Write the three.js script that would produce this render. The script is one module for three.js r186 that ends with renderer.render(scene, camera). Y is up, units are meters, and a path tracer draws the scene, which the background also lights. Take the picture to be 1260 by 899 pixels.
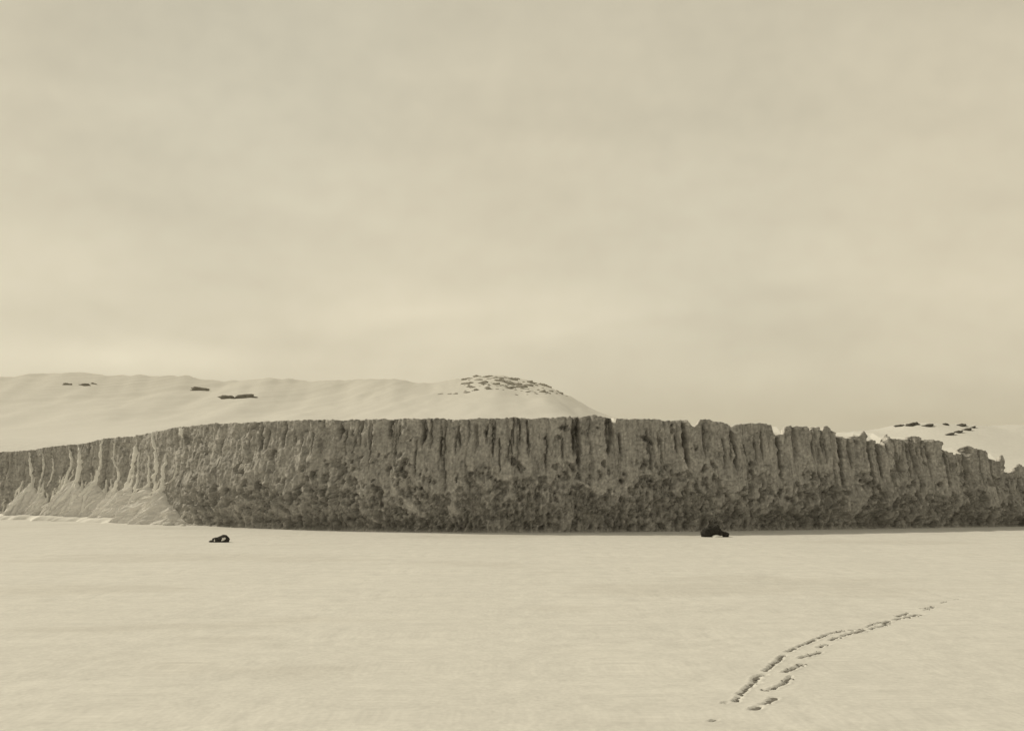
import * as THREE from 'three';
import { ImprovedNoise } from 'three/addons/math/ImprovedNoise.js';
import { mergeGeometries, mergeVertices } from 'three/addons/utils/BufferGeometryUtils.js';

// ---------------------------------------------------------------- camera, sky, sun, exposure
const scene = new THREE.Scene();
const camera = new THREE.PerspectiveCamera(36.83, 1260 / 899, 1, 40000);
camera.position.set(0, 20, 0);
camera.rotation.x = 0.1;                                   // a slight upward tilt
const SKY_TONE = [1.0, 0.915, 0.7];
const SUN_AZ = 205 * Math.PI / 180, SUN_EL = 39 * Math.PI / 180;
const sun = new THREE.DirectionalLight(new THREE.Color().setRGB(1, 0.905, 0.7), 3.6);
sun.position.set(Math.cos(SUN_AZ) * Math.cos(SUN_EL), Math.sin(SUN_EL), Math.sin(SUN_AZ) * Math.cos(SUN_EL)).multiplyScalar(1500).add(new THREE.Vector3(0, 0, -400));
sun.target.position.set(0, 0, -400);
sun.castShadow = true; sun.shadow.radius = 4; sun.shadow.mapSize.set(4096, 4096);
Object.assign(sun.shadow.camera, { left: -600, right: 600, top: 400, bottom: -400, near: 10, far: 4000 });
scene.add(sun, sun.target);
const renderer = new THREE.WebGLRenderer({ antialias: true });
renderer.toneMapping = THREE.LinearToneMapping;
renderer.toneMappingExposure = 0.66;
renderer.shadowMap.enabled = true;

// ---------------------------------------------------------------- noise and small helpers
const perlin = new ImprovedNoise();
const n3 = (x, y, z = 0) => perlin.noise(x + 311.7, y + 173.3, z + 57.1);
function fbm(x, y, z = 0, o = 4) { let s = 0, a = 0.5; for (let i = 0; i < o; i++) { s += a * n3(x, y, z + i * 7.3); x *= 2.03; y *= 2.03; z *= 2.03; a *= 0.5; } return s; }
function rng(seed) { return () => { seed = (seed + 0x6d2b79f5) | 0; let t = Math.imul(seed ^ (seed >>> 15), 1 | seed); t = (t + Math.imul(t ^ (t >>> 7), 61 | t)) ^ t; return ((t ^ (t >>> 14)) >>> 0) / 4294967296; }; }
const clamp = (v, a = 0, b = 1) => Math.min(b, Math.max(a, v));
const sstep = (a, b, v) => { const t = clamp((v - a) / (b - a)); return t * t * (3 - 2 * t); };
const mix = (a, b, t) => a + (b - a) * t;
function table(rows, x, col = 1) {                            // piecewise linear look-up
  if (x <= rows[0][0]) return rows[0][col];
  const last = rows.length - 1;
  if (x >= rows[last][0]) return rows[last][col];
  let lo = 0, hi = last;
  while (hi - lo > 1) { const m = (lo + hi) >> 1; if (rows[m][0] <= x) lo = m; else hi = m; }
  return mix(rows[lo][col], rows[hi][col], (x - rows[lo][0]) / (rows[hi][0] - rows[lo][0]));
}
function grid(cols, rows, fn, withColour = false) {           // fn(i, j) -> [x, y, z, r, g, b]; uv in metres
  const p = new Float32Array(cols * rows * 3), uv = new Float32Array(cols * rows * 2), c = withColour ? new Float32Array(cols * rows * 3) : null;
  for (let j = 0; j < rows; j++) for (let i = 0; i < cols; i++) {
    const k = j * cols + i, v = fn(i, j);
    p[3 * k] = v[0]; p[3 * k + 1] = v[1]; p[3 * k + 2] = v[2]; uv[2 * k] = v[0]; uv[2 * k + 1] = v[2] + v[1];
    if (c) { c[3 * k] = v[3]; c[3 * k + 1] = v[4]; c[3 * k + 2] = v[5]; }
  }
  const ix = new Uint32Array((cols - 1) * (rows - 1) * 6); let q = 0;
  for (let j = 0; j < rows - 1; j++) for (let i = 0; i < cols - 1; i++) {
    const a = j * cols + i, b = a + 1, d = a + cols, e = d + 1;
    ix[q++] = a; ix[q++] = b; ix[q++] = e; ix[q++] = a; ix[q++] = e; ix[q++] = d;
  }
  const g = new THREE.BufferGeometry();
  g.setAttribute('position', new THREE.BufferAttribute(p, 3)); g.setAttribute('uv', new THREE.BufferAttribute(uv, 2));
  if (c) g.setAttribute('color', new THREE.BufferAttribute(c, 3));
  g.setIndex(new THREE.BufferAttribute(ix, 1)); g.computeVertexNormals();
  return g;
}
const taken = {};
function numbered(name) { const k = taken[name] = (taken[name] ?? -1) + 1; return k ? name + '_' + String(k).padStart(3, '0') : name; }
function mesh(name, geometry, material, parent = scene) {
  const m = new THREE.Mesh(geometry, material);
  m.name = parent === scene ? numbered(name) : name; m.castShadow = m.receiveShadow = true; parent.add(m); return m;
}
function group(name, x = 0, y = 0, z = 0) { const g = new THREE.Group(); g.name = numbered(name); g.position.set(x, y, z); scene.add(g); return g; }
function tag(o, label, category, set) { o.userData.label = label; o.userData.category = category; if (set) o.userData.group = set; return o; }
function structure(o) { o.userData.kind = 'structure'; return o; }
function relative(g, o) { return g.translate(-o.position.x, -o.position.y, -o.position.z); }

// ---------------------------------------------------------------- sky: thin haze with faint long streaks of cloud
{
  const W = 2048, H = 1024, d = new Float32Array(W * H * 4);
  for (let j = 0; j < H; j++) for (let i = 0; i < W; i++) {
    const el = ((j + 0.5) / H - 0.5) * Math.PI, az = ((i + 0.5) / W - 0.5) * 2 * Math.PI;
    const x = Math.cos(az) * Math.cos(el), y = Math.sin(el), z = Math.sin(az) * Math.cos(el);
    const up = Math.max(y, 0) + 0.16;                         // clouds lie on a high sheet: they stretch towards the horizon
    let v = 1 + 0.1 * fbm(x / up * 0.5, z / up * 0.5, 1.3, 4) + 0.11 * fbm(x * 2.2 + 3, y * 5, z * 2.2, 3);
    const streak = fbm(x * 2.6 + 9, y * 15 + 0.6 * n3(x * 2, z * 2, 4), z * 2.6, 4);
    v += 0.15 * streak * sstep(0.42, 0.04, Math.abs(y - 0.1));
    const side = (az + Math.PI / 2) * 57.3, high = el * 57.3;    // degrees right of the view's middle, degrees up
    const bank = (a, b, e, t) => Math.exp(-(((side - a) / b) ** 2)) * Math.exp(-(((high - e - 0.02 * (side - a)) / t) ** 2));
    v += 0.17 * (0.8 + 1.6 * streak) * (bank(0, 14, 8, 1.5) + bank(-18, 12, 5.9, 1)) + 0.05 * bank(24, 16, 15, 9) - 0.05 * bank(-24, 9, 21, 5);
    v += 0.07 * fbm(x * 9 + 4, y * 14, z * 9, 5) + 0.06 * fbm(x * 40, y * 52, z * 40, 3); 
    const toSun = (x * Math.cos(SUN_AZ) + z * Math.sin(SUN_AZ)) * Math.cos(SUN_EL) + y * Math.sin(SUN_EL);
    v *= (0.26 + 0.8 * Math.exp(-((Math.max(high, 0) / 45) ** 2))) * (0.97 + 0.14 * toSun) * (1 + 0.09 * Math.exp(-((Math.max(high, 0) / 6) ** 2)));      // a hazy fair-weather sky: bright near the horizon and towards the sun
    const k = (j * W + i) * 4, w = 0.02 * n3(x * 3, y * 3, z * 3 + 8);
    d[k] = SKY_TONE[0] * v * (1 + w); d[k + 1] = SKY_TONE[1] * v; d[k + 2] = SKY_TONE[2] * v * (1 - w); d[k + 3] = 1;
  }
  const t = new THREE.DataTexture(d, W, H, THREE.RGBAFormat, THREE.FloatType);
  t.mapping = THREE.EquirectangularReflectionMapping; t.magFilter = t.minFilter = THREE.LinearFilter; t.wrapS = THREE.RepeatWrapping; t.needsUpdate = true;
  scene.background = t; scene.environment = t;
}
scene.fog = new THREE.FogExp2(new THREE.Color().setRGB(0.95, 0.88, 0.7), 0.000045);
const BASE_LINE = [[-403.5,624.4],[-243.5,526.5],[-216.2,516.6],[-184.4,502.4],[-162.2,480.5],[-131.8,449.1],[-102.8,424.8],[-68.5,406.0],[-43.7,397.3],[-20.1,391.6],[20.1,391.6],[64.1,397.3],[79.8,403.1],[111.8,412.1],[145.3,421.6],[180.4,431.5],[202.6,438.4],[342.6,509.4]];
const CREST_LINE = [[-245.56,31.25],[-231.41,31.9],[-222.33,32.97],[-208.62,34.34],[-201.73,34.63],[-194.96,35.67],[-188.26,36.69],[-169.57,37.59],[-163.11,38.43],[-156.15,38.85],[-145.83,39.8],[-137.4,40.44],[-129.01,40.57],[-119.6,40.7],[-104.08,40.52],[-89.71,40.62],[-69.25,40.67],[-63.8,40.42],[-56.56,40.58],[-44.16,40.36],[-32.15,40.41],[-23.25,40.25],[-17.7,39.92],[-13.06,40.5],[-2.9,40.56],[2.9,40.61],[7.25,40.21],[17.41,40.64],[20.9,41.23],[24.7,40.82],[28.52,41.43],[33.51,40.73],[35.87,40.46],[36.3,38.56],[37.18,38.57],[37.64,40.24],[49.8,40.11],[51.59,40.27],[55.76,39.86],[63.25,39.76],[64.14,39.03],[66.61,37.01],[67.9,38.5],[68.87,40.15],[72.68,40.37],[74.89,39.52],[76.81,39.55],[78.72,38.84],[80.92,37.53],[81.88,37.84],[83.17,38.75],[88.59,38.97],[93.41,39.19],[96.63,38.93],[97.2,35.62],[99.12,35.03],[101.74,35.82],[102.47,38.55],[110.34,38.5],[110.96,37.29],[112.26,36.39],[113.29,37.93],[115.96,38.27],[116.92,37.05],[117.9,36.76],[118.29,38.6],[119.96,38.62],[120.94,37.71],[122.22,35.89],[126.18,33.78],[128.53,33.49],[132.31,35.38],[134.08,37.25],[135.05,35.72],[135.99,33.56],[139.74,33.29],[140.74,32.36],[143.12,31.76],[145.29,34.58],[146.4,36.46],[147.36,34.29],[153.59,33.72],[154.68,34.67],[155.74,35.0],[159.59,34.72],[160.25,33.78],[161.68,34.11],[167.66,33.22],[168.3,31.65],[168.93,29.76],[173.5,28.21],[177.45,28.23],[178.66,31.09],[180.49,31.42],[184.1,30.18],[188.13,29.57],[189.16,27.98],[190.54,26.06],[193.5,25.76],[194.76,28.33],[195.49,28.01],[195.93,22.24],[197.36,20.96],[199.99,20.96],[202.38,23.54],[203.24,24.19],[205.73,23.23]];
const CRACKS = [[-243.21,27.73,18.07,0.8],[-196.28,34.94,28.58,0.8],[-141.66,36.56,31.14,0.9],[-129.36,38.44,27.55,1],[-123.71,37.26,34.64,0.7],[-114.8,34.4,27.98,0.7],[-100.99,37.16,30.28,0.8],[-96.67,36.45,31.47,0.7],[-86.18,38.68,30.08,0.8],[-73.81,34.75,27.51,0.6],[-63.8,40.27,33.39,1.4],[-61.49,34.55,27.41,0.6],[-55.91,39.23,29.74,0.8],[-44.47,40.22,33.16,1.1],[-32.14,39.77,30.73,1.3],[-18.84,35.86,29.5,0.9],[-12.75,36.44,28.35,1],[-8.98,35.86,31.52,0.6],[0.58,39.34,30.08,0.7],[5.51,38.76,27.19,0.6],[22.06,39.93,27.2,1.3],[23.52,38.78,22.88,1.6],[34.38,38.84,27.23,1.5],[35.56,38.27,31.58,1.4],[38.46,33.04,27.24,0.7],[48.83,34.55,27.26,0.8],[53.85,31.65,24.36,0.8],[62.33,39.02,30.22,1.7],[62.84,33.15,22.91,1.2],[69.74,36.17,30.28,0.6],[81.23,36.94,22.96,1.5],[90.03,31.94,24.47,0.7],[98.78,34.43,18.5,1.3],[105.68,36.62,27.54,0.8],[112.59,36.39,26.06,0.9],[116.91,36.75,27.59,1],[123.49,33.75,15.44,1.3],[128.18,33.18,21.53,1],[135.64,33.25,15.4,1.2],[140.72,32.05,18.46,1.2],[147.34,33.98,18.45,1],[152.84,32.47,18.45,0.8],[154.65,34.05,20.0,0.9],[160.96,33.79,18.44,1],[168.21,29.44,15.3,1.2],[173.13,27.89,15.28,1],[178.16,27.91,15.27,1],[184.72,27.95,15.25,0.8],[190.16,25.74,13.64,1],[195.9,21.6,10.43,1.2]];
const SNOW_FACETS = [[[97.26,38.33],[102.14,38.4],[101.74,35.52],[99.12,34.73],[97.35,35.32]],[[110.65,38.05],[113.3,38.08],[112.25,36.09]],[[116.29,38.42],[118.12,38.45],[117.56,36.45]],[[121.92,36.96],[124.23,35.91],[133.05,36.93],[134.08,37.25],[132.3,35.07],[128.52,33.19],[126.17,33.47],[122.21,35.58]],[[135.23,36.03],[137.08,35.43],[139.84,36.08],[139.73,32.98],[135.98,33.25]],[[140.2,36.39],[145.72,36.77],[145.28,34.27],[143.11,31.45],[140.38,32.05]],[[147.39,35.07],[154.34,34.98],[154.28,33.42],[147.69,33.98]],[[159.96,35.2],[161.69,34.43],[160.95,33.48]],[[168.32,31.96],[172.96,32.0],[178.48,31.09],[177.8,27.91],[173.49,27.89],[168.57,29.6]],[[188.64,28.77],[194.41,28.97],[193.49,25.6],[190.16,25.74]],[[195.81,23.52],[202.82,24.18],[200.35,20.64],[196.97,20.64]],[[36.17,40.75],[37.35,40.76],[37.33,38.28],[36.15,38.27]],[[63.84,39.32],[65.41,40.08],[66.96,39.08],[67.88,37.91],[66.61,36.71]],[[80.48,38.87],[82.21,38.59],[81.23,37.23]]];
const RIBS = [[[-230.91,31.12,0.61],[-229.21,24.97,0.81],[-227.9,17.33,0.81],[-227.95,9.71,1.22],[-228.46,2.1,1.42]],[[-223.6,31.07,0.61],[-221.87,23.81,0.6],[-223.29,16.2,0.81],[-223.03,2.17,1.01]],[[-217.64,29.5,0.4],[-216.46,23.79,0.4],[-217.37,15.08,0.4]],[[-208.58,33.58,0.6],[-206.9,27.53,0.8],[-207.5,21.13,0.6],[-207.63,14.37,1.0],[-206.58,2.4,1.0]],[[-204.01,34.28,0.79],[-200.99,28.61,1.39],[-201.49,20.0,1.59],[-201.95,10.66,1.59],[-203.36,2.08,1.79]],[[-228.31,16.56,0.81],[-232.56,10.44,1.02],[-239.88,1.2,1.23]],[[-207.78,17.37,1.0],[-212.1,11.33,1.2],[-218.53,2.23,1.61]],[[-201.4,18.13,0.79],[-198.28,9.95,0.99],[-196.1,2.19,0.99]],[[-188.25,36.32,0.59],[-188.34,28.52,0.78],[-189.3,20.0,0.78],[-190.7,11.49,0.79],[-193.39,1.87,0.99]],[[-181.18,34.32,0.58],[-182.0,28.45,0.39],[-177.63,21.82,0.39],[-178.25,12.73,0.77],[-182.22,2.09,0.97]],[[-169.53,36.87,0.57],[-168.02,28.93,0.94],[-170.92,21.79,0.76],[-172.71,13.89,0.76],[-173.19,2.41,0.77]],[[-166.46,30.33,0.56],[-165.29,18.23,0.56],[-166.89,7.58,0.76]],[[-157.73,38.57,0.74],[-155.26,31.48,0.73],[-152.24,23.45,0.73],[-155.59,16.88,0.55]],[[-147.33,28.54,0.54],[-147.33,17.61,0.72],[-147.77,5.37,0.72]],[[-138.66,24.69,0.35],[-141.33,18.32,0.54],[-147.25,15.91,0.54],[-154.75,10.66,0.74],[-163.53,4.86,0.75],[-168.75,1.5,0.76]],[[-158.31,28.75,0.37],[-156.71,18.26,0.55],[-159.02,11.27,0.56],[-161.17,0.74,0.75]],[[-138.35,39.81,0.88],[-137.19,35.72,0.71]],[[-132.5,5.2,0.35],[-135.74,2.46,0.53],[-141.5,0.22,0.54]],[[-146.65,3.37,0.54],[-151.64,0.45,0.55]],[[-213.18,14.34,0.6],[-214.7,7.54,0.6],[-215.34,1.89,0.8]],[[-189.49,14.45,0.59],[-195.84,6.27,0.79],[-200.14,1.39,0.79]],[[-176.56,12.76,0.58],[-169.03,6.82,0.76],[-173.12,0.98,0.77]],[[-221.39,14.3,0.6],[-219.73,8.25,0.6],[-217.63,2.24,0.8]],[[-185.21,18.16,0.59],[-185.77,10.79,0.59],[-188.0,1.22,0.78]],[[-161.9,14.72,0.56],[-168.13,10.39,0.57],[-175.42,2.33,0.77]],[[-152.34,14.83,0.55],[-157.32,9.22,0.55],[-164.52,3.42,0.75]]];
const TRAIL = [[[19.92,-99.93],[21.0,-103.39],[23.49,-108.96],4],[[23.49,-108.96],[25.37,-113.78],7],[[26.02,-115.17],[26.89,-117.08],[30.47,-125.41],4],[[31.35,-127.11],[32.16,-128.85],[36.46,-135.69],3.5],[[36.46,-135.69],[39.89,-141.15],[43.25,-144.79],3],[[20.66,-96.37],[21.8,-98.04],7],[[22.1,-98.72],[24.0,-101.9],5],[[23.74,-104.92],[25.94,-107.71],[27.99,-112.42],4],[[27.74,-114.7],[31.1,-119.56],5],[[31.62,-123.22],[35.38,-127.68],4],[[35.74,-130.65],[37.79,-133.12],4],[[38.81,-136.35],[42.46,-141.15],3.5],[[42.46,-141.15],[46.13,-145.54],5.5],[[43.57,-144.79],[45.49,-145.54],4],[[46.87,-147.85],[50.42,-152.68],2.5],[[46.55,-145.54],[51.08,-151.03],2.5],[[49.98,-151.03],[52.44,-154.36],6],[[53.19,-155.22],[59.13,-161.49],6.5],[[54.76,-158.74],[58.28,-163.38],4],[[61.77,-168.3],[64.52,-170.35],3],[[61.51,-166.3],[64.12,-169.32],3],[[67.6,-175.71],[69.51,-177.96],2],[[71.73,-180.26],[72.73,-181.43],1.5],[[16.19,-92.01],[16.75,-92.91],4],[[18.88,-99.76],[18.81,-99.06],2]];
const MOUNTAIN_CREST = [[-5880,615],[-4323,678],[-3280,657],[-2760,678],[-2239,662],[-1717,615],[-1197,636],[-676,615],[-364,631],[-156,652],[-52,670],[104,631],[260,558],[390,501],[545,418],[674,371],[1140,298],[1915,241],[3259,210],[5535,200]];
const HILL_CREST = [[359.2,69.0],[492.5,78.3],[546.1,90.2],[599.5,94.2],[653.0,102.2],[693.1,104.9],[746.4,103.5],[786.2,100.2],[839.7,103.5],[919.9,107.5],[1160.6,119.6],[1560.6,116.9]];
// ---------------------------------------------------------------- materials
function noiseTexture(size, metres, fn, colour) {
  const d = new Uint8Array(size * size * 4);
  for (let j = 0; j < size; j++) for (let i = 0; i < size; i++) {
    const v = fn(i / size, j / size), k = 4 * (j * size + i);
    for (let c = 0; c < 3; c++) d[k + c] = clamp(v) * 255; d[k + 3] = 255;
  }
  const t = new THREE.DataTexture(d, size, size); t.wrapS = t.wrapT = THREE.RepeatWrapping; t.magFilter = THREE.LinearFilter; t.minFilter = THREE.LinearMipmapLinearFilter; t.generateMipmaps = true;
  if (colour) t.colorSpace = THREE.SRGBColorSpace;
  t.repeat.set(1 / metres, 1 / metres); t.needsUpdate = true; return t;
}
const ring = (u, v, f, z, o = 4) => { const a = u * 2 * Math.PI, b = v * 2 * Math.PI, r = f / 6.283; let s = 0, m = 0.5, k = r; for (let q = 0; q < o; q++) { s += m * (n3(Math.cos(a) * k, Math.sin(a) * k, Math.cos(b) * k + z) + n3(Math.cos(b) * k + 31, Math.sin(b) * k, Math.sin(a) * k + z)) * 0.7; k *= 2.1; m *= 0.5; } return s; };
const snowGrain = noiseTexture(1024, 47, (u, v) => 0.95 + 0.06 * ring(u, v, 17, 2, 4) + 0.08 * ring(u, v, 110, 5, 3), true);
const snowRelief = noiseTexture(1024, 29, (u, v) => 0.5 + 0.5 * ring(u, v, 24, 9, 5));
const iceGrain = noiseTexture(1024, 21, (u, v) => 0.86 + 0.3 * ring(u, v, 30, 12, 5), true);
const iceRelief = noiseTexture(1024, 13, (u, v) => 0.5 + 0.6 * ring(u, v, 20, 15, 5));
const rgb = (r, g, b) => new THREE.Color().setRGB(r, g, b);
const SNOW = new THREE.MeshStandardMaterial({ color: rgb(0.84, 0.83, 0.8), map: snowGrain, bumpMap: snowRelief, bumpScale: 0.07, roughness: 0.95, vertexColors: true });
const LAND_SNOW = new THREE.MeshStandardMaterial({ color: rgb(0.84, 0.83, 0.8), map: snowGrain, roughness: 0.95, vertexColors: true });
const FRESH_SNOW = new THREE.MeshStandardMaterial({ color: rgb(0.86, 0.85, 0.82), bumpMap: snowRelief, bumpScale: 0.1, roughness: 0.9 });
const SNOW_PLAIN = new THREE.MeshStandardMaterial({ color: rgb(0.86, 0.85, 0.82), map: snowGrain, bumpMap: snowRelief, bumpScale: 0.1, roughness: 0.95 });
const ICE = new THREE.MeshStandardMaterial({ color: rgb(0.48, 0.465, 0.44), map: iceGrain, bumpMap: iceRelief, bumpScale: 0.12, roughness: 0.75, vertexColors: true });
const ROCK = new THREE.MeshStandardMaterial({ color: rgb(0.075, 0.07, 0.062), map: iceGrain, bumpMap: iceRelief, bumpScale: 0.1, roughness: 0.9 });
const HAZED_ROCK = new THREE.MeshStandardMaterial({ color: rgb(0.3, 0.285, 0.26), map: iceGrain, roughness: 0.95 });  // rocks near the peak: haze put into a paler colour
const BLACK_ROCK = new THREE.MeshStandardMaterial({ color: rgb(0.022, 0.02, 0.018), map: iceGrain, bumpMap: iceRelief, bumpScale: 0.08, roughness: 0.9 });
const PRINT_SHADE = new THREE.MeshStandardMaterial({ color: rgb(0.27, 0.255, 0.23), map: iceGrain, bumpMap: iceRelief, bumpScale: 0.06, roughness: 0.9 });  // shade of the trodden hollows, painted as a dark colour

// ---------------------------------------------------------------- the frozen sea: snow plain with the hollows of the trail trodden into it
const prints = [];
{
  const r = rng(41);
  for (const stroke of TRAIL) {
    const w = stroke[stroke.length - 1], pts = stroke.slice(0, -1);
    for (let s = 0; s + 1 < pts.length; s++) {
      const [x0, z0] = pts[s], [x1, z1] = pts[s + 1], len = Math.hypot(x1 - x0, z1 - z0), a = Math.atan2(x1 - x0, z1 - z0);
      const n = Math.max(1, Math.round(len / (0.55 + 0.2 * r())));
      for (let i = 0; i < n; i++) {
        const t = (i + 0.5 + 0.5 * (r() - 0.5)) / n, half = w * 0.055 * (0.6 + 0.7 * r()), side = (r() - 0.5) * w * 0.075;
        prints.push({ x: mix(x0, x1, t) + Math.cos(a) * side, z: mix(z0, z1, t) - Math.sin(a) * side, a: a + (r() - 0.5) * 0.7, rx: half, rz: len / n * (0.42 + 0.3 * r()), depth: 0.1 + 0.1 * r() });
      }
    }
  }
  for (let k = prints.length - 1, extra = 0; k > 0 && extra < 80; k -= 2, extra++) {          // scuffs beside the tracks
    const q = prints[k], f = 0.25 + 0.3 * r();
    prints.push({ ...q, x: q.x + (r() - 0.5) * 1.1, z: q.z + (r() - 0.5) * 1.6, a: q.a + (r() - 0.5) * 1.5, rx: q.rx * f, rz: q.rz * (f + 0.2), depth: 0.06 });
  }
}
const hollow = {};                                             // prints sorted into 2 m squares
for (const q of prints) for (let i = -1; i <= 1; i++) for (let j = -1; j <= 1; j++) { const k = (Math.floor(q.x / 2) + i) + ',' + (Math.floor(q.z / 2) + j); (hollow[k] ??= []).push(q); }
const swell = (x, z) => 0.1 * n3(x / 60, z / 40, 3) + 0.05 * n3(x / 13 + z / 30, z / 9, 5) + 0.03 * n3(x / 3.5 + z / 8, z / 3, 6)
  + 0.16 * sstep(0.05, 0.3, fbm(x / 45, z / 45, 15, 3)) * (0.6 - Math.abs(n3(x / 9 + z / 14, z / 5 - x / 16, 9)) * 1.6 + 0.4 * n3(x / 2.4, z / 2, 12));     // sastrugi in patches
function groundHeight(x, z) {
  let h = swell(x, z) * sstep(2500, 500, Math.abs(x) + Math.abs(z));
  for (const q of hollow[Math.floor(x / 2) + ',' + Math.floor(z / 2)] ?? []) {
    const c = Math.cos(q.a), s = Math.sin(q.a), u = ((x - q.x) * c - (z - q.z) * s) / (q.rx + 0.16), v = ((x - q.x) * s + (z - q.z) * c) / (q.rz + 0.16), d = Math.hypot(u, v);
    h += -q.depth * sstep(1.15, 0.6, d) + 0.05 * Math.exp(-(((d - 1.35) / 0.25) ** 2));
  }
  return h;
}
function lines(spec) { const out = []; for (const [a, b, step] of spec) { const n = Math.max(1, Math.round((b - a) / step)); for (let i = 0; i < n; i++) out.push(a + (b - a) * i / n); } out.push(spec[spec.length - 1][1]); return out; }
{
  const xs = lines([[-12000, -4000, 2000], [-4000, -1000, 500], [-1000, -400, 50], [-400, -170, 4], [-170, 14, 1], [14, 76, 0.24], [76, 230, 1.2], [230, 360, 4], [360, 1000, 50], [1000, 4000, 500], [4000, 12000, 2000]]);
  const zs = lines([[-12000, -4000, 2000], [-4000, -1000, 500], [-1000, -640, 40], [-640, -330, 4], [-330, -184, 1.2], [-184, -90, 0.28], [-90, -20, 2.5], [-20, 400, 60], [400, 3000, 650]]).reverse();
  const g = grid(xs.length, zs.length, (i, j) => {
    const x = xs[i], z = zs[j], crust = sstep(0.08, 0.26, fbm(x / 70 + z / 260, z / 34, 21, 4)), t = 1 - 0.07 * crust + 0.06 * fbm(x / 22, z / 15, 31, 3);
    return [x, groundHeight(x, z), z, t, t * (1 - 0.006 * crust), t * (1 - 0.015 * crust)];
  }, true);
  structure(mesh('snow_plain', g, SNOW));
}

// ---------------------------------------------------------------- land behind the cliff: glacier, snow hill with rocks, volcano
const baseZ = (x) => { let s = 0; for (let k = -3; k <= 3; k++) s += table(BASE_LINE, x + k * 5); return s / 7; };
const softCrest = (x) => { let s = 0; for (let k = -4; k <= 4; k++) s += table(CREST_LINE, x + k * 6); return s / 9; };
function landHeight(x, d) {
  const start = softCrest(clamp(x, -245, 200)) - 4 - 5 * sstep(80, 200, x);
  const crest = table(MOUNTAIN_CREST, x) * (1 + 0.04 * fbm(x / 160, 3.3, 1, 5));
  const w = clamp((d - 450) / 6550);
  let h = d < 7000 ? mix(start, crest, Math.pow(w, 1.35)) : mix(crest, crest * 0.7, sstep(7000, 9500, d));
  const k = 20 + (table(HILL_CREST, x * 1800 / 1300) - 20) * 1300 / 1800 + 4.5 * fbm(x / 55 + d / 180, d / 130, 4, 4);
  const hw = d < 1300 ? clamp((d - 950) / 350) ** 1.15 : 1 - 0.5 * sstep(1300, 2400, d);
  const hill = mix(start, k, hw);
  h = d > 2600 ? h : Math.max(h, hill * sstep(200, 380, x) + h * (1 - sstep(200, 380, x)) * 0.999);
  return h + 0.009 * d * fbm(x / (0.05 * d + 40), d / (0.12 * d + 60), 7, 5) * sstep(700, 3000, d);
}
const land = (() => {
  const C = 620, R = 250;
  const g = grid(C, R + 1, (i, j) => {
    const s = i / (C - 1) * 2 - 1, t = Math.max(0, j - 1) / (R - 1), x = s * (620 + 6600 * t), d0 = -0 + baseZ(clamp(x, -400, 340)) + 26, d = d0 + (9500 - d0) * Math.pow(t, 2.1);
    const c = 1 + 0.06 * fbm(x / (0.03 * d), d / (0.05 * d), 3, 3);
    return [x, j ? landHeight(x, d) : -2, -d, c, c, c];
  }, true);
  const m = structure(mesh('mountain', g, LAND_SNOW)); return m;
})();
function blob(rx, ry, rz, seed, rough = 0.35, detail = 5) {
  const g = mergeVertices(new THREE.IcosahedronGeometry(1, detail).deleteAttribute('normal').deleteAttribute('uv')), p = g.attributes.position;
  const uv = new Float32Array(p.count * 2);
  for (let i = 0; i < p.count; i++) {
    const x = p.getX(i), y = p.getY(i), z = p.getZ(i), k = 1 + rough * (fbm(x * 1.3 + seed, y * 1.3, z * 1.3, 4) * 1.5 + 0.5 * Math.abs(n3(x * 3 + seed, y * 3, z * 3)));
    p.setXYZ(i, x * k * rx, y * k * ry, z * k * rz); uv[2 * i] = x * rx + z * rz; uv[2 * i + 1] = y * ry + z * rz;
  }
  g.setAttribute('uv', new THREE.BufferAttribute(uv, 2)); g.computeVertexNormals(); return g;
}
// dark rocks showing through the snow of the hill and the mountain: [x, distance, half width, half height]
{
  const r = rng(17), spots = [[-1660, 5805, 44, 17], [-1094, 4225, 30, 10], [-1028, 4235, 36, 12], [-2207, 5420, 22, 7], [-2168, 5535, 26, 9], [-2186, 5710, 14, 6],
    [461, 1304, 4.3, 1.2], [469, 1292, 4.3, 1.9], [476, 1292, 3.8, 1.9], [485, 1280, 5.7, 1.9], [509, 1288, 2.9, 2.4], [527, 1286, 4.3, 2.4], [487, 1224, 5.4, 1.1], [502, 1236, 4.6, 1.6], [521, 1258, 4.7, 1.9], [535, 1274, 2.8, 1.4]];
  for (let k = 0; k < 230; k++) {
    const d = 4300 + 2650 * Math.pow(r(), 0.7), x = (-30 + 360 * (r() + r() - 1) + 60 * (d - 6000) / 1000) * d / 6500, s = (4 + 15 * r() * r()) * d / 6500;
    if (fbm(x / 120, d / 400, 6, 3) > -0.08) spots.push([x, d, s * (1 + r()), s * 0.6]);
  }
  const shapes = [1, 2, 3, 4, 5].map((q) => blob(1, 1, 1, q * 9, 0.9, 2));
  for (const [i, [x, d, w, t]] of spots.entries()) {
    const m = mesh('rock_outcrop', shapes[i % 5], i < 16 ? ROCK : HAZED_ROCK, land);
    m.position.set(x, landHeight(x, d) - t * 0.1, -d); m.scale.set(w, t, w * 1.2); m.rotation.z = (r() - 0.5) * 0.4 + (i > 11 && i < 16 ? 0.3 : 0);
  }
}
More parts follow.
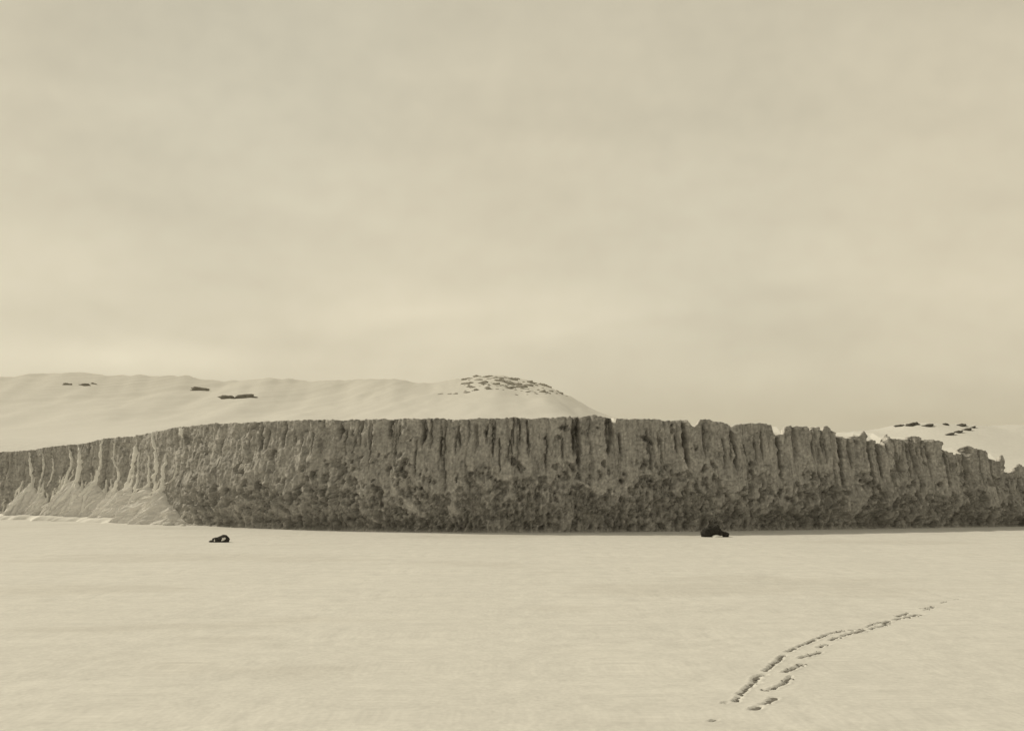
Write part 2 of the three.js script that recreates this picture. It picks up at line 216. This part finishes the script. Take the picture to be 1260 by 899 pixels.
// a swell of the glacier behind the low end of the cliff
{
  const g = grid(120, 30, (i, j) => { const x = mix(-900, -215, i / 119), v = j / 29, d = 640 + 260 * v, top = 49 - 9 * sstep(-400, -215, x) - 14 * sstep(-300, -215, x) + 1.5 * fbm(x / 60, 2, 2, 3);
    return [x, top * Math.pow(Math.sin(Math.PI * v), 0.6) - 1 + 0.8 * fbm(x / 20, d / 20, 5, 3), -d - 0.45 * (x + 215) * -1 * -1 * -0.3]; });
  structure(mesh('ice_swell', g, SNOW_PLAIN));
}
// ---------------------------------------------------------------- the glacier's front
const cliff = group('ice_cliff', 0, 0, -392);
tag(cliff, 'long dark ice cliff with vertical cracks, the front of a glacier above the snow plain', 'ice cliff');
const X0 = -398, X1 = 338;
function frame(x) {                                             // outward direction of the face, horizontal
  const a = baseZ(x - 8), b = baseZ(x + 8), l = Math.hypot(16, b - a);
  return [(b - a) / l, 16 / l];
}
const columns = []; { const r = rng(7); let x = X0 - 10; while (x < X1 + 10) { const w = 3.5 + 11 * r() * r() + 2 * r(); columns.push({ a: x, b: x + w, off: (r() - 0.5) * 2.4, tilt: (r() - 0.5) * 0.16, rise: (r() - 0.5), joint: 0.3 + r() * 1.1, reach: 0.25 + 0.6 * r() }); x += w; } }
function columnAt(x) { let lo = 0, hi = columns.length - 1; while (hi > lo) { const m = (lo + hi + 1) >> 1; if (columns[m].a <= x) lo = m; else hi = m - 1; } return columns[lo]; }
const leftness = (x) => sstep(-118, -150, x);
function crestHeight(x) {
  const c = columnAt(x + 0.6 * n3(x * 0.8, 4));
  return table(CREST_LINE, x) + 0.55 * c.rise * (0.5 + 0.7 * sstep(20, 90, x)) + 0.35 * n3(x * 0.9, 8.2) + 0.25 * n3(x * 2.1, 2.2);
}
{ const r = rng(29);                                            // many finer, shorter cracks
  for (let k = 0; k < 60; k++) { const x = -125 + 330 * r(), H = table(CREST_LINE, x), a = H - 1 - 9 * r(); CRACKS.push([x, a, a - 3 - 8 * r(), 0.4 + 0.35 * r()]); } }
const cellHash = (i, j, k) => { const s = Math.sin(i * 127.1 + j * 311.7 + k * 74.7) * 43758.5453; return s - Math.floor(s); };
function chunk(x, h, size) {                                    // fracture planes: each piece of the face lies a little proud or back and tilts its own way
  const u = x / size, v = h / (size * 1.7), iu = Math.floor(u), iv = Math.floor(v); let best = 9, o = 0;
  for (let a = -1; a <= 1; a++) for (let b = -1; b <= 1; b++) {
    const i = iu + a, j = iv + b, cu = i + cellHash(i, j, 1), cv = j + cellHash(i, j, 2), d = (u - cu) ** 2 + (v - cv) ** 2;
    if (d < best) { best = d; o = cellHash(i, j, 3) - 0.5 + (u - cu) * (cellHash(i, j, 4) - 0.5) * 1.3 + (v - cv) * (cellHash(i, j, 5) - 0.5) * 1.6; }
  }
  return o;
}
function piece(x, h, size) {                                    // a number of its own for each piece of broken ice
  const u = x / size, v = h / (size * 1.4), iu = Math.floor(u), iv = Math.floor(v); let best = 9, o = 0;
  for (let a = -1; a <= 1; a++) for (let b = -1; b <= 1; b++) { const i = iu + a, j = iv + b, d = (u - i - cellHash(i, j, 6)) ** 2 + (v - j - cellHash(i, j, 7)) ** 2; if (d < best) { best = d; o = cellHash(i, j, 8); } }
  return o;
}
function faceOffset(x, h, H) {
  const t = clamp(h / H), left = leftness(x);
  let o = mix(3.6 * sstep(0, 0.26, t) - 4.4 * sstep(0.28, 1, t), -2.2 * t, left);
  const xw = x + 1.2 * n3(x * 0.05, h * 0.09, 2) + 0.5 * n3(x * 0.2, h * 0.3, 6), c = columnAt(xw), m = xw - (c.a + c.b) / 2, e = Math.min(xw - c.a, c.b - xw);
  o += (c.off + c.tilt * m) * (0.25 + 0.75 * sstep(0.15, 0.6, t)) * 0.8;
  o -= c.joint * Math.exp(-((e / 0.4) ** 2)) * sstep(c.reach - 0.1, c.reach + 0.3, t) * 0.9;
  o += 0.55 * n3(x * 0.9, h * 0.08, 1) + 0.9 * n3(x * 0.17, h * 0.1, 3) + 0.22 * n3(x * 2.2, h * 0.5, 5) + 0.25 * fbm(x * 0.9, h * 0.9, 9, 3);
  o += 0.7 * Math.abs(fbm(x * 0.45, h * 0.5, 13, 4)) * sstep(0.75, 0.2, t);
  o += 0.9 * chunk(x + 0.4 * n3(x, h), h, 3.4) + 0.45 * chunk(x, h + 40, 1.5);
  // the foot: ragged pits and hollows added to deepen its shade, fewer higher up
  const rot = fbm(x * 0.1, h * 0.12, 67, 3) + 0.06 - 0.62 * sstep(0.05, 0.85, t);
  o -= (1.0 * sstep(-0.1, 0.4, 1.2 * fbm(x * 0.95, h * 0.45, 61, 4) + 0.9 * rot) + 2.0 * sstep(0, 0.08, piece(x + 0.5 * n3(x * 0.8, h * 0.8, 71), h + 0.5 * n3(x * 0.8, h * 0.8, 73), 1.9) - 0.5 + rot) + 1.2 * sstep(0, 0.08, piece(x, h, 1.1) - 0.6 + rot)) * (1 - left) * sstep(0, 0.04, t);
  for (const [cx, h0, h1, w] of CRACKS) {
    if (Math.abs(x - cx) > 4) continue;
    const cc = cx + 0.5 * n3(h * 0.25, cx) + 0.3 * n3(h * 0.9, cx, 5), ww = w * (0.5 + 0.45 * n3(h * 0.5, cx, 2));
    o -= (w > 1 ? 5 : 2.6) * Math.exp(-(((x - cc) / ww) ** 2) * 1.6) * sstep(h1 - 1.5, h1 + 3, h) * sstep(h0 + 3.5, h0 + 0.5, h);
  }
  return o;
}
// snow fans heaped against the left flank: [x of apex, height of apex, half width]
const FANS = [[-228, 17, 15], [-221, 13, 11], [-203, 20, 20], [-190, 19, 13], [-178, 15, 14], [-170, 17, 12], [-158, 17, 15], [-148, 15, 12], [-140, 6, 9], [-243, 3, 12]];
function fanHeight(x) { let m = 0; for (const [a, h, w] of FANS) m = Math.max(m, h * (1 - Math.abs(x - a) / w)); return m + (m > 0 ? 1.6 * n3(x * 0.6, 3) * sstep(0, 4, m) : 0); }
const fanOffset = (x, h) => 0.85 * Math.max(0, fanHeight(x) - h);
function onFace(x, h, extra = 0) {
  const H = crestHeight(x), [nx, nz] = frame(x), o = faceOffset(x, h, H) + extra;
  return [x + nx * o, h, -baseZ(x) + nz * o];
}
{
  const C = 2230, RF = 116, RT = 14;
  const g = grid(C, RF + RT, (i, j) => {
    const x = X0 + (X1 - X0) * i / (C - 1), H = crestHeight(x);
    let p, top = j >= RF;
    if (!top) { const h = -0.6 + (H + 0.6) * j / (RF - 1); p = onFace(x, h); }
    else {                                                     // the glacier's upper surface behind the edge
      const b = Math.pow((j - RF + 1) / RT, 1.6) * 30, q = onFace(x, H), [nx, nz] = frame(x), s = softCrest(x) - 3.5 - 3 * sstep(80, 200, x);
      p = [q[0] - nx * b, mix(H, Math.min(s, H + 0.5), sstep(0.3, 9, b)) + 0.2 * n3(x * 0.4, b * 0.4), q[2] - nz * b];
    }
    const h = p[1];
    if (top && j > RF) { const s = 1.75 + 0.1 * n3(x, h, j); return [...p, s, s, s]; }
    // old ice: clear and cloudy patches, upright veins, grit frozen in here and there, frost clinging in patches
    let a = 1 + 0.4 * fbm(x * 0.12, h * 0.09, 2, 4) + 0.25 * n3(x * 1.4, h * 0.14, 8) + 0.5 * fbm(x * 1.1, h * 1.1, 4, 3);
    a *= 1 - 0.3 * sstep(0.1, 0.5, 1.1 * fbm(x * 0.9, h * 0.9, 17, 4) + 1.3 * fbm(x * 0.2, h * 0.26, 19, 4));
    const frost = fbm(x * 0.1, h * 0.08, 41, 3) + 0.5 * n3(x * 0.9, h * 0.7, 43);
    if (frost > 0.36) a = mix(a, 1.4, 0.4);
    if (n3(x * 1.7, h * 1.9, 51) > 0.62) a = 1.9;
    a = Math.max(0.4, a);
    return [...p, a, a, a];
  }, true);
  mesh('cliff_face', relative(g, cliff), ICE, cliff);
}
// snow fans at the foot of the left flank
{
  const C = 620, R = 60, a = -253, b = -131;
  const g = grid(C, R, (i, j) => {
    const x = mix(a, b, i / (C - 1)), F = Math.max(0.1, fanHeight(x)), h = -0.5 + (F + 0.5) * j / (R - 1), down = 1 - h / F;
    const lean = x + 0.35 * (F - h) * Math.sign(n3(x * 0.02, 7) + 0.1);
    const saw = (q) => { const f = q - Math.floor(q); return f < 0.78 ? f / 0.78 : (1 - f) / 0.22; };
    const flute = 1.1 - 0.75 * saw(lean * 0.3 + 1.3 * n3(lean * 0.09, h * 0.06, 5)) - 0.3 * saw(lean * 0.95 + n3(lean * 0.3, h * 0.15, 6)) + 0.25 * n3(lean * 1.6, h * 0.5, 9);
    const o = mix(-0.6, 0.3 + 0.85 * (F - h) + (0.9 - flute) * 2.6 * sstep(0, 0.15, down), sstep(0, 0.08, 1 - j / (R - 1))) - 0.4;
    const p = onFace(x, h, o), s = 0.84 + 0.08 * fbm(x * 0.8, h * 0.8, 3, 3);
    return [...p, s, s * 0.98, s * 0.95];
  }, true);
  mesh('snow_fan', relative(g, cliff), new THREE.MeshStandardMaterial({ roughness: 0.95, vertexColors: true, map: snowGrain, bumpMap: snowRelief, bumpScale: 0.15 }), cliff);
}
// ribs of drift snow clinging to the left flank
const strands = RIBS.slice();
{ const r = rng(63);
  for (let k = 0; k < 58; k++) {
    const x = -243 + 100 * r(), top = fanHeight(x) + 2 + 9 * r() * r(), n = 4, drift = (r() - 0.6) * 7, w = 0.25 + 0.5 * r() * r();
    strands.push([...Array(n)].map((_, i) => [x + drift * (i / (n - 1)) + (r() - 0.5) * 1.4, mix(top, top * 0.12 + 0.4, i / (n - 1)), w * (0.7 + 0.5 * i / (n - 1))]));
  }
}
for (const rib of strands) {
  const S = 26, K = 7, curve = new THREE.CatmullRomCurve3(rib.map(([x, h, w]) => new THREE.Vector3(x, h, w)));
  const g = grid(K, S, (i, j) => {
    const q = curve.getPoint(j / (S - 1)), wob = 0.45 * n3(q.y * 0.5, q.x * 0.3, 3), w = q.z * (0.85 + 0.9 * n3(q.y * 0.9, q.x, 7)) * Math.min(1, 0.25 + 4 * Math.min(j, S - 1 - j) / S), e = (i / (K - 1) * 2 - 1);
    const x = q.x + wob + e * w, h = Math.max(-0.3, q.y + 0.4 * n3(i * 0.9, j * 0.7, rib[0][0]));
    return onFace(x, h, fanOffset(x, h) - 0.5 + (1.2 + 0.9 * w) * (e < 0.5 ? Math.sin((e + 1) / 1.5 * Math.PI / 2) : Math.cos((e - 0.5) * Math.PI)) + 0.25 * n3(x * 2, h, 5));
  });
  mesh('snow_rib', relative(g, cliff), FRESH_SNOW, cliff);
}
// wind-packed bank along the foot of the fans
{
  const g = grid(200, 10, (i, j) => { const x = mix(-258, -152, i / 199), v = j / 9, [nx, nz] = frame(x), F = fanHeight(x), o = 0.85 * F + v * (7 + 2 * n3(x * 0.1, 2)), end = sstep(0, 0.08, i / 199) * sstep(1, 0.85, i / 199);
    return [x + nx * o, -0.3 + (2.1 + 0.6 * n3(x * 0.12, 5)) * (1 - v * v) * end, -baseZ(x) + nz * o]; });
  mesh('snow_bank', relative(g, cliff), FRESH_SNOW, cliff);
}
// snow-covered slopes of broken ice seen in the notches of the crest
for (const poly of SNOW_FACETS) {
  const low = Math.min(...poly.map((p) => p[1])), right = Math.max(...poly.map((p) => p[0])), r = rng(Math.round(poly[0][0] * 10));
  const front = poly.map(([x, h]) => { const q = onFace(x, Math.min(h, crestHeight(x))), [nx, nz] = frame(x), b = 0.4 + (h - low) * 1.5 + (right - x) * 1.1 + 0.4 * r(); return new THREE.Vector3(q[0] - nx * b, h, q[2] - nz * b); });
  const back = front.map((v, i) => { const [nx, nz] = frame(poly[i][0]); return new THREE.Vector3(v.x - nx * 9, v.y - 1.5, v.z - nz * 9); });
  const c = front.reduce((s, v) => s.add(v), new THREE.Vector3()).multiplyScalar(1 / front.length); c.y += 0.15; const p = [], n = front.length;
  for (let i = 0; i < n; i++) { const k = (i + 1) % n; for (const v of [front[i], c, front[k], front[i], front[k], back[k], front[i], back[k], back[i]]) p.push(v.x, v.y, v.z); }
  const g = new THREE.BufferGeometry(); g.setAttribute('position', new THREE.Float32BufferAttribute(p, 3)); g.setAttribute('uv', new THREE.Float32BufferAttribute(p.flatMap((v, i) => i % 3 === 0 ? [v, p[i + 1]] : []), 2)); g.computeVertexNormals();
  mesh('snow_slope', relative(g, cliff), FRESH_SNOW, cliff);
}
// ---------------------------------------------------------------- blocks fallen from the face
{
  const r = rng(90);
  for (const [x, s] of [[-160, 1.5], [-154, 1.1], [-147, 1.7], [-141, 1.2], [-135, 1.6], [-128, 0.9]]) {
    const [nx, nz] = frame(x), o = 4.5 + 2 * r(), b = mesh('ice_block', blob(s * 1.3, s * 0.62, s * 0.9, x, 0.5, 3), SNOW_PLAIN);
    b.position.set(x + nx * o, s * 0.22, -baseZ(x) + nz * o); b.rotation.y = r() * 3;
    tag(b, 'small fallen lump of snowy ice at the foot of the pale fluted flank', 'ice block', 'ice lumps at the foot of the cliff');
  }
}
// ---------------------------------------------------------------- two dark rocks standing out of the sea ice
{
  const x = -88.4, z = -335, g = group('boulder', x, 0, z);
  tag(g, 'low black boulder with pale snow lodged in its side, alone on the open snow', 'boulder');
  mesh('rock', mergeGeometries([blob(1.75, 1.55, 1.4, 3, 0.25).translate(1.15, 0.55, 0), blob(1.5, 1.1, 1.2, 8, 0.3).translate(-0.5, 0.4, 0), blob(1.3, 0.5, 0.9, 5, 0.25).translate(-1.8, 0.15, 0.1)]), BLACK_ROCK, g);
  mesh('snow_patch', blob(0.7, 0.5, 0.35, 12, 0.5, 4).rotateX(-0.5).rotateZ(0.5).translate(1.35, 0.95, 1.15), SNOW_PLAIN, g);
  mesh('snow_patch', blob(0.16, 0.36, 0.2, 15, 0.3, 3).translate(-1.25, 0.55, 1.05), SNOW_PLAIN, g);
}
{
  const x = 66.4, z = -363, g = group('boulder', x, 0, z);
  tag(g, 'jet black lumpy boulder with a round knob, standing before the darkest part of the cliff', 'boulder');
  mesh('rock', mergeGeometries([blob(1.9, 1.7, 1.8, 21, 0.5).translate(-2.4, 1.2, 0), blob(2.0, 1.5, 1.5, 25, 0.6).translate(-0.2, 1.9, -0.3), blob(0.8, 0.9, 0.8, 51, 0.5).translate(0.9, 3.0, -0.2), blob(0.7, 0.7, 0.8, 57, 0.5).translate(-1.5, 2.9, -0.2), blob(1.3, 0.75, 1.1, 28, 0.5).translate(1.9, 1.25, 0), blob(1.1, 0.9, 1.1, 33, 0.35).translate(3.5, 0.75, 0.2), blob(0.8, 0.6, 0.9, 37, 0.3).translate(-3.6, 0.5, 0.3)]), BLACK_ROCK, g);
  mesh('snow_drift', blob(1.4, 0.75, 1.6, 44, 0.2, 4).translate(0.2, 0.05, 1.6), SNOW_PLAIN, g);
}
// ---------------------------------------------------------------- the trail: dark pieces in the hollows, their shade put into the colour
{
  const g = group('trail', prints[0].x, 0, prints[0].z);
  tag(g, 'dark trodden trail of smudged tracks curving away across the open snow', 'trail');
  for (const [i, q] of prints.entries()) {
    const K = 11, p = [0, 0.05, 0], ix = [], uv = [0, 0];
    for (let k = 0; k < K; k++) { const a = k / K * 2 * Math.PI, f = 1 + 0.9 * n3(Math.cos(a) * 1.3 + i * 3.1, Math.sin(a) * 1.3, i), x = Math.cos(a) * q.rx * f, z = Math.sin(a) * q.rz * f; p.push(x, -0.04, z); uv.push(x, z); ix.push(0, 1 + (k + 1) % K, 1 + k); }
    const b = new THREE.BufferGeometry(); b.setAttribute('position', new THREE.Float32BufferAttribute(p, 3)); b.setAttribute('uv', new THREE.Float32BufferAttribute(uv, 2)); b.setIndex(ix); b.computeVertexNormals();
    const m = mesh('footprint_shade', b, PRINT_SHADE, g); m.position.set(q.x - g.position.x, groundHeight(q.x, q.z) + 0.06, q.z - g.position.z); m.rotation.y = q.a;
  }
}
renderer.render(scene, camera);
